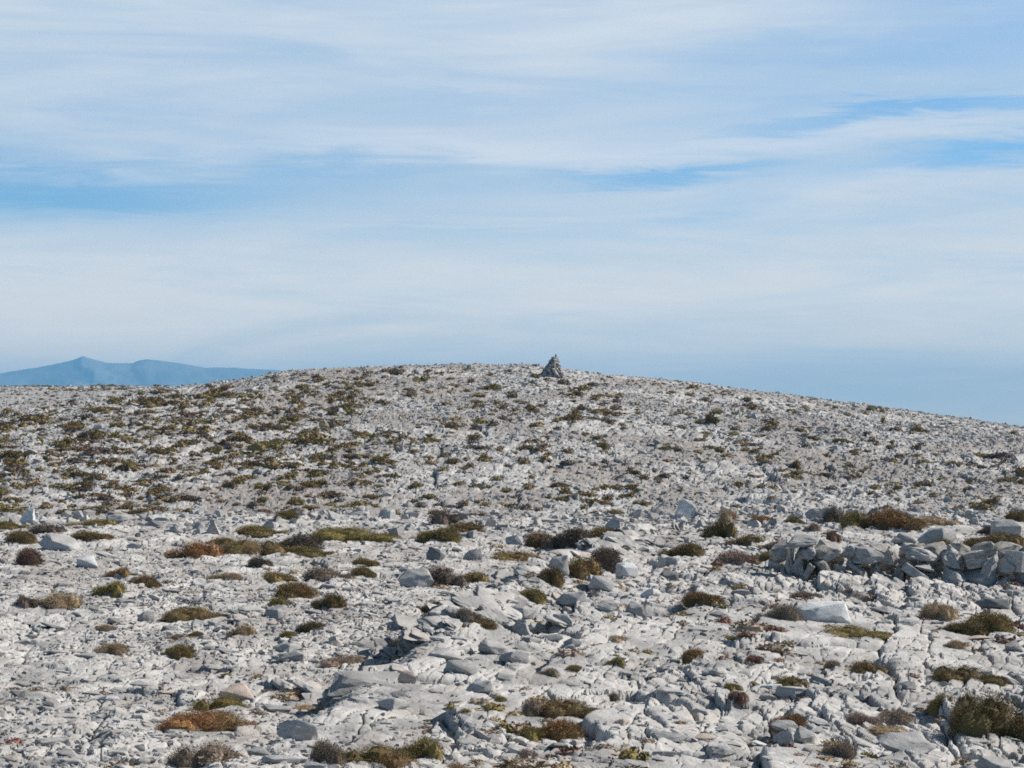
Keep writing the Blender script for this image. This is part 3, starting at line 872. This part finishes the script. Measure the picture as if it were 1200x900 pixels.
while len(RK) < 262 and tries < 6000:
    tries += 1
    px = rr.uniform(-10, 1210); v = 610 + 295 * rr.random() ** 1.25
    d = 2.15 * F / max(v - HOR, 60)
    if rr.random() < float(masks(np.array([(px - 600) / F * d]), np.array([d]))[0]) * 0.6: continue
    w = rr.lognormvariate(math.log(20), 0.32) * (0.72 + 0.55 * (v - 610) / 290)
    shape = rr.choice(('flat', 'flat', 'flat', 'flat', 'angular'))
    h = w * (rr.uniform(0.15, 0.26) if shape == 'flat' else rr.uniform(0.28, 0.42))
    if not clear(px, v, w): continue
    tone = rr.choice(('pale', 'pale', 'pale', 'grey', 'grey', 'grey', 'white', 'pinkish') if rr.random() < 0.6 else ('pale', 'grey'))
    put_rock(px - w / 2, px + w / 2, v - h, v, tone, shape)

# ------------------------------------------------------------------ labels for near shrubs and rocks
def relation(px, v, lx, lv, lw):
    dx, dv = px - lx, (v - lv) * 2.6
    if abs(dx) < lw * 0.5 and abs(dv) > 20: dx *= 0.35
    r = math.hypot(dx, dv)
    if r < 6: return None
    a = math.degrees(math.atan2(dv, dx))
    names = ['right of', 'front-right of', 'in front of', 'front-left of', 'left of', 'behind-left of', 'behind', 'behind-right of']
    dirn = names[int(round(a / 45.0)) % 8]
    edge = max(r - lw * 0.5, 0)
    dist = 'just' if edge < 45 else 'shortly' if edge < 110 else 'well' if edge < 200 else None
    return None if dist is None else f'{dist} {dirn}'

def shrub_word(rec):
    w, h, tone = rec[3], rec[4], rec[5]
    size = 'small ' if w < 32 else '' if w < 58 else 'large '
    form = 'domed' if h / w > 0.46 else 'low' if h / w < 0.36 else 'cushion'
    return f'{size}{tone} {form} shrub'
def rock_word(rec):
    w = rec[3]
    size = 'small ' if w < 20 else '' if w < 32 else 'large '
    noun = {'flat': 'flat rock', 'angular': 'angular rock', 'upright': 'upright slab'}[rec[7]]
    return f'{size}{rec[5]} {noun}'

def label_all(recs, word):
    words_ = [word(r) for r in recs]
    rels = [[relation(r[1], r[2], l[1], l[2], l[3]) for l in LAND] for r in recs]
    own = set()
    for i, r in enumerate(recs):
        o = r[0]
        if r[6]:
            o['label'] = r[6]; continue
        cand = sorted(range(len(LAND)), key=lambda q: math.hypot(r[1] - LAND[q][1], 2.6 * (r[2] - LAND[q][2])))
        done = False
        for q in cand:
            if rels[i][q] is None: continue
            if any(j != i and words_[j] == words_[i] and rels[j][q] == rels[i][q] for j in range(len(recs))): continue
            o['label'] = f'{words_[i]} {rels[i][q]} {LAND[q][0]}'; done = True; break
        if not done:
            for q in cand[:6]:
                if rels[i][q] is None: continue
                same = sorted([j for j in range(len(recs)) if words_[j] == words_[i] and rels[j][q] == rels[i][q] and not recs[j][6]], key=lambda j: recs[j][1])
                k = same.index(i) if i in same else 0
                rank = 'leftmost' if k == 0 else 'rightmost' if k == len(same) - 1 else 'middle' if len(same) == 3 else None
                if rank is None: continue
                o['label'] = f'{rank} {words_[i]} {rels[i][q]} {LAND[q][0]}'; done = True; break
        if not done:
            own.add(i)
    return own
lost = label_all(SH, shrub_word)
for i in lost: SH[i][0]['label'] = f'{shrub_word(SH[i])} among the limestone slabs'
lost = label_all(RK, rock_word)
for i in sorted(lost, reverse=True):
    if RK[i][6] is None:
        bpy.data.objects.remove(RK[i][0]); 

# ------------------------------------------------------------------ loose stones: thousands, nobody could count them
def loose_stones():
    r2 = np.random.default_rng(17)
    P, Sz, Rm = [], [], []
    spots = np.array([(q[0].location.x, q[0].location.y, q[0].scale.x, q[0].scale.y) for q in SH])
    def free(x, y, front=0.10):
        ok = np.ones(len(x), bool)
        for (sx, sy, rx, ry) in spots:          # stones do not lie inside the cushions
            ok &= ((x - sx) / (rx * 0.95)) ** 2 + ((y - sy + front) / (ry * 0.95 + front)) ** 2 > 1
        return ok
    def add(n, ymin, ymax, s_med, s_sig, flat, keepf, tilt, smax):
        y = np.sqrt(r2.uniform(ymin ** 2, ymax ** 2, n)); x = r2.uniform(-0.285, 0.285, n) * y
        k = r2.uniform(0, 1, n) < keepf(x, y)
        x, y = x[k], y[k]
        if ymax < 60: q = free(x, y); x, y = x[q], y[q]
        z = ground(x, y); n = len(x)
        s = np.minimum(r2.lognormal(math.log(s_med), s_sig, n), smax)
        asp = r2.uniform(0.5, 0.95, n); fl = r2.uniform(flat[0], flat[1], n)
        P.append(np.stack([x, y, z + s * fl * 0.15], 1)); Sz.append(np.stack([s, s * asp, s * fl], 1))
        Rm.append(rots(n, r2, tilt))
    rub = lambda x, y: (1 - 0.80 * masks(x, y)) * (0.25 + 0.9 * sstep(-0.2, 0.25, fbm(x / 2.2, y / 3.2, 151, 3)))
    add(32000, 12.5, 58, 0.048, 0.50, (0.10, 0.30), rub, 0.12, 0.20)
    add(2200, 12.5, 58, 0.115, 0.32, (0.10, 0.28), rub, 0.13, 0.24)
    add(34000, 12.5, 34, 0.024, 0.4, (0.25, 0.6), rub, 0.22, 0.06)
    edge = lambda x, y: sstep(43, 48, y) * (0.35 + 0.8 * sstep(-0.1, 0.2, fbm(x / 2.0, y / 2.0, 161, 2)))
    add(2200, 42, 57, 0.13, 0.40, (0.25, 0.7), edge, 0.28, 0.34)
    hl = lambda x, y: (0.38 + 0.80 * sstep(-0.18, 0.18, fbm(x / 7.0, y / 10.0, 171, 4)))
    # broken plates standing out of the rib, leaning the way the beds dip
    n = 2600
    y = r2.uniform(20, 47, n); off = r2.normal(0.02, 0.36, n); x = -1.9 + (y - 16.3) * 0.146 + off
    k = (fbm(x / 1.2, y / 2.0, 181, 2) > -0.12) & free(x, y, 0.35)
    x, y = x[k], y[k]; n = len(x); z = ground(x, y)
    s = np.minimum(r2.lognormal(math.log(0.105), 0.45, n), 0.30)
    P.append(np.stack([x, y, z + s * 0.10], 1)); Sz.append(np.stack([s, s * r2.uniform(1.0, 2.2, n), s * r2.uniform(0.16, 0.38, n)], 1))
    yaw = -STRIKE + r2.normal(0, 0.28, n); lean = r2.normal(0.45, 0.16, n)
    cyw, syw, cl, sl = np.cos(yaw), np.sin(yaw), np.cos(lean), np.sin(lean)
    Rz = np.zeros((n, 3, 3)); Rz[:, 0, 0] = cyw; Rz[:, 0, 1] = -syw; Rz[:, 1, 0] = syw; Rz[:, 1, 1] = cyw; Rz[:, 2, 2] = 1
    Ry = np.zeros((n, 3, 3)); Ry[:, 1, 1] = 1; Ry[:, 0, 0] = cl; Ry[:, 0, 2] = sl; Ry[:, 2, 0] = -sl; Ry[:, 2, 2] = cl
    v2, t2 = scatter(HI[:16] + HI[22:32], P.pop(), Sz.pop(), Rz @ Ry, r2)
    v, t = scatter(LOW, np.concatenate(P), np.concatenate(Sz), np.concatenate(Rm), r2)
    t = np.concatenate([t, t2 + len(v)]); v = np.concatenate([v, v2])
    o = link('loose_stones', mesh_np('loose_stones', v, t, M_STONE)); o['kind'] = 'stuff'
    P.clear(); Sz.clear(); Rm.clear()
    add(60000, 97, 206, 0.108, 0.45, (0.20, 0.55), hl, 0.2, 0.36)
    add(1300, 97, 206, 0.25, 0.35, (0.2, 0.45), hl, 0.2, 0.5)
    add(9000, 330, 540, 0.32, 0.4, (0.2, 0.5), lambda x, y: (x < -0.09 * y) * 0.9, 0.25, 1.2)
    add(30000, 97, 206, 0.07, 0.3, (0.3, 0.7), hl, 0.25, 0.3)
    v, t = scatter(LOW, np.concatenate(P), np.concatenate(Sz), np.concatenate(Rm), r2)
    o = link('hillside_scree', mesh_np('hillside_scree', v, t, M_HSTONE)); o['kind'] = 'stuff'
loose_stones()

# ------------------------------------------------------------------ air
def build_haze():
    bm = bmesh.new()
    bmesh.ops.create_cube(bm, size=1.0)
    for v in bm.verts:
        v.co = Vector((v.co.x * 31000, v.co.y * 31000, -102 + (v.co.z + 0.5) * 570))
    m = bpy.data.materials.new('pale blue air'); m.use_nodes = True
    nt = m.node_tree; nt.nodes.clear()
    out = nt.nodes.new('ShaderNodeOutputMaterial'); vol = nt.nodes.new('ShaderNodeVolumePrincipled')
    vol.inputs['Color'].default_value = (0.20, 0.555, 0.93, 1)
    vol.inputs['Density'].default_value = HAZE
    vol.inputs['Anisotropy'].default_value = 0.0
    nt.links.new(vol.outputs[0], out.inputs['Volume'])
    me = bpy.data.meshes.new('haze'); bm.to_mesh(me); bm.free(); me.materials.append(m)
    o = link('haze', me); o['kind'] = 'stuff'
HAZE = 1.28e-4
build_haze()

# ------------------------------------------------------------------ sun and sky
SUN = Vector((0.74, 0.27, 0.59)).normalized()
EL = math.asin(SUN.z); AZ = math.atan2(SUN.x, SUN.y)
ld = bpy.data.lights.new('sun', 'SUN'); ld.energy = 4.9; ld.angle = math.radians(0.5); ld.color = (1.0, 0.95, 0.88)
lo = bpy.data.objects.new('sun', ld); COL.objects.link(lo)
lo.rotation_euler = SUN.to_track_quat('Z', 'Y').to_euler()

def build_sky():
    w = bpy.data.worlds.new('World'); sc.world = w; w.use_nodes = True
    nt = w.node_tree; nt.nodes.clear()
    out = nt.nodes.new('ShaderNodeOutputWorld'); bg = nt.nodes.new('ShaderNodeBackground')
    nt.links.new(bg.outputs[0], out.inputs[0]); bg.inputs['Strength'].default_value = 0.06
    sky = nt.nodes.new('ShaderNodeTexSky'); sky.sky_type = 'NISHITA'; sky.sun_disc = False
    sky.sun_elevation = EL; sky.sun_rotation = AZ; sky.altitude = 1500; sky.air_density = 1.0; sky.dust_density = 0.3; sky.ozone_density = 2.5
    tc = N(nt, 'ShaderNodeTexCoord')
    sep = N(nt, 'ShaderNodeSeparateXYZ'); nt.links.new(tc.outputs['Generated'], sep.inputs[0])
    X, Y, Z = sep.outputs
    zc = math_(nt, 'MAXIMUM', Z, 0.004)
    cv = N(nt, 'ShaderNodeCombineXYZ'); nt.links.new(X, cv.inputs[0]); nt.links.new(Y, cv.inputs[1]); nt.links.new(zc, cv.inputs[2])
    nt.links.new(cv.outputs[0], sky.inputs[0])
    # azimuth / elevation of the direction, in units of 1/F: a = azimuth, e = elevation (radians)
    az = math_(nt, 'ARCTAN2', X, Y); el = math_(nt, 'ARCSINE', Z)
    p = N(nt, 'ShaderNodeCombineXYZ'); nt.links.new(az, p.inputs[0]); nt.links.new(el, p.inputs[1])
    def nz(sx, sy, scale, detail, rough, off, rot=0.0, dist=0.0):
        mp = N(nt, 'ShaderNodeMapping'); nt.links.new(p.outputs[0], mp.inputs['Vector'])
        mp.inputs['Scale'].default_value = (sx, sy, 1); mp.inputs['Location'].default_value = (off, off * 0.7, off); mp.inputs['Rotation'].default_value = (0, 0, rot)
        n = N(nt, 'ShaderNodeTexNoise'); n.inputs['Scale'].default_value = scale; n.inputs['Detail'].default_value = detail; n.inputs['Roughness'].default_value = rough
        n.inputs['Distortion'].default_value = dist
        nt.links.new(mp.outputs[0], n.inputs['Vector']); return n.outputs['Fac']
    streak = nz(5, 42, 1.0, 8, 0.58, 1.3, 0.03, 0.9)
    fine = nz(16, 150, 1.0, 8, 0.66, 7.7, -0.03, 0.8)
    soft = nz(7, 22, 1.0, 3, 0.5, 3.1)
    warp = math_(nt, 'ADD', math_(nt, 'MULTIPLY', math_(nt, 'SUBTRACT', soft, 0.5), 0.030), math_(nt, 'MULTIPLY', math_(nt, 'SUBTRACT', fine, 0.5), 0.022))
    e2 = math_(nt, 'ADD', el, warp)
    def gap(px, v, sx, sv, slope=0.0, amt=1.0):
        a0, e0 = math.atan((px - 600) / F), math.atan((HOR - v) / F)
        da = math_(nt, 'SUBTRACT', az, a0)
        de = math_(nt, 'SUBTRACT', math_(nt, 'SUBTRACT', e2, e0), math_(nt, 'MULTIPLY', da, slope))
        q = math_(nt, 'ADD', math_(nt, 'POWER', math_(nt, 'ABSOLUTE', math_(nt, 'DIVIDE', da, sx / F)), 2.0), math_(nt, 'POWER', math_(nt, 'ABSOLUTE', math_(nt, 'DIVIDE', de, sv / F)), 2.0))
        return math_(nt, 'MULTIPLY', math_(nt, 'EXPONENT', math_(nt, 'MULTIPLY', q, -1.0)), amt)
    gaps = [gap(40, 224, 380, 34, 0.0, 1.0), gap(330, 210, 240, 18, 0.0, 0.62), gap(790, 203, 150, 10, 0.02, 0.85), gap(1190, 188, 170, 15, 0.10, 1.0),
            gap(1090, 137, 240, 11, 0.04, 0.9), gap(1010, 75, 330, 60, 0.1, 0.42), gap(1180, 30, 220, 70, 0.0, 0.45), gap(600, 120, 300, 25, 0.1, 0.22), gap(1180, 430, 500, 60, 0.0, 0.12),
            gap(480, 280, 180, 14, 0.05, 0.22), gap(820, 250, 60, 8, 0.0, 0.2)]
    g = gaps[0]
    for k in gaps[1:]: g = math_(nt, 'MAXIMUM', g, k)
    # cloud veil: opaque to the low sky ahead, broken by the gaps, thinning out overhead
    thin = N(nt, 'ShaderNodeMapRange'); nt.links.new(el, thin.inputs['Value'])
    thin.inputs['From Min'].default_value = 0.20; thin.inputs['From Max'].default_value = 0.55; thin.inputs['To Min'].default_value = 1.0; thin.inputs['To Max'].default_value = 0.12
    tex = math_(nt, 'ADD', math_(nt, 'MULTIPLY', ramp(nt, streak, 0.30, 0.66), 0.55), math_(nt, 'MULTIPLY', ramp(nt, fine, 0.30, 0.72), 0.20))
    veil = math_(nt, 'ADD', 0.62, math_(nt, 'MULTIPLY', tex, 0.56))
    veil = math_(nt, 'MULTIPLY', math_(nt, 'MULTIPLY', veil, thin.outputs[0]), math_(nt, 'SUBTRACT', 1.0, math_(nt, 'MULTIPLY', g, 0.95)))
    veil = math_(nt, 'MINIMUM', math_(nt, 'MAXIMUM', veil, 0.0), 1.0)
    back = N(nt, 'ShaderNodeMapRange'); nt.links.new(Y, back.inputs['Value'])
    back.inputs['From Min'].default_value = -0.3; back.inputs['From Max'].default_value = 0.6; back.inputs['To Min'].default_value = 0.1; back.inputs['To Max'].default_value = 1.0  # unseen clouds behind the camera thinned to weaken fill on camera-facing sides
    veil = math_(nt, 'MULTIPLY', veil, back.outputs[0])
    cloud = mix(nt, ramp(nt, soft, 0.35, 0.7), (8.3, 9.3, 10.2), (9.3, 9.9, 10.5))
    white = math_(nt, 'MAXIMUM', gap(700, 170, 440, 17, 0.03, 0.85), gap(1000, 225, 170, 22, 0.02, 0.5))
    cloud = mix(nt, white, cloud, (11.2, 11.2, 11.5))
    low = N(nt, 'ShaderNodeMapRange'); nt.links.new(el, low.inputs['Value']); low.inputs['From Min'].default_value = 0.004; low.inputs['From Max'].default_value = 0.128; low.inputs['To Min'].default_value = 1.0; low.inputs['To Max'].default_value = 0.0
    cloud = mix(nt, math_(nt, 'POWER', low.outputs[0], 1.6), cloud, (29.0, 22.5, 15.0))
    overhead_dim = N(nt, 'ShaderNodeMapRange'); nt.links.new(el, overhead_dim.inputs['Value']); overhead_dim.inputs['From Min'].default_value = 0.22; overhead_dim.inputs['From Max'].default_value = 0.6; overhead_dim.inputs['To Min'].default_value = 0.0; overhead_dim.inputs['To Max'].default_value = 1.0  # unseen overhead sky dimmed and warmed to cut blue fill light in shadows
    col = mix(nt, veil, mix(nt, 1.0, sky.outputs[0], mix(nt, overhead_dim.outputs[0], SKYTINT, (0.66, 0.62, 0.55)), 'MULTIPLY'), cloud)
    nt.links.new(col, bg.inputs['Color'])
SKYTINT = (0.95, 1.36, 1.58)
build_sky()

# ------------------------------------------------------------------ render settings
vs = sc.view_settings
sc.display_settings.display_device = 'sRGB'
vs.view_transform = 'Standard'; vs.look = 'None'; vs.exposure = 0.50; vs.gamma = 1.0; vs.use_curve_mapping = False
cy = sc.cycles
cy.max_bounces = 4; cy.diffuse_bounces = 2; cy.glossy_bounces = 1; cy.transmission_bounces = 1; cy.volume_bounces = 0; cy.transparent_max_bounces = 4
cy.use_denoising = False
cy.pixel_filter_type = 'BLACKMAN_HARRIS'; cy.filter_width = 1.7
sc.render.use_persistent_data = False
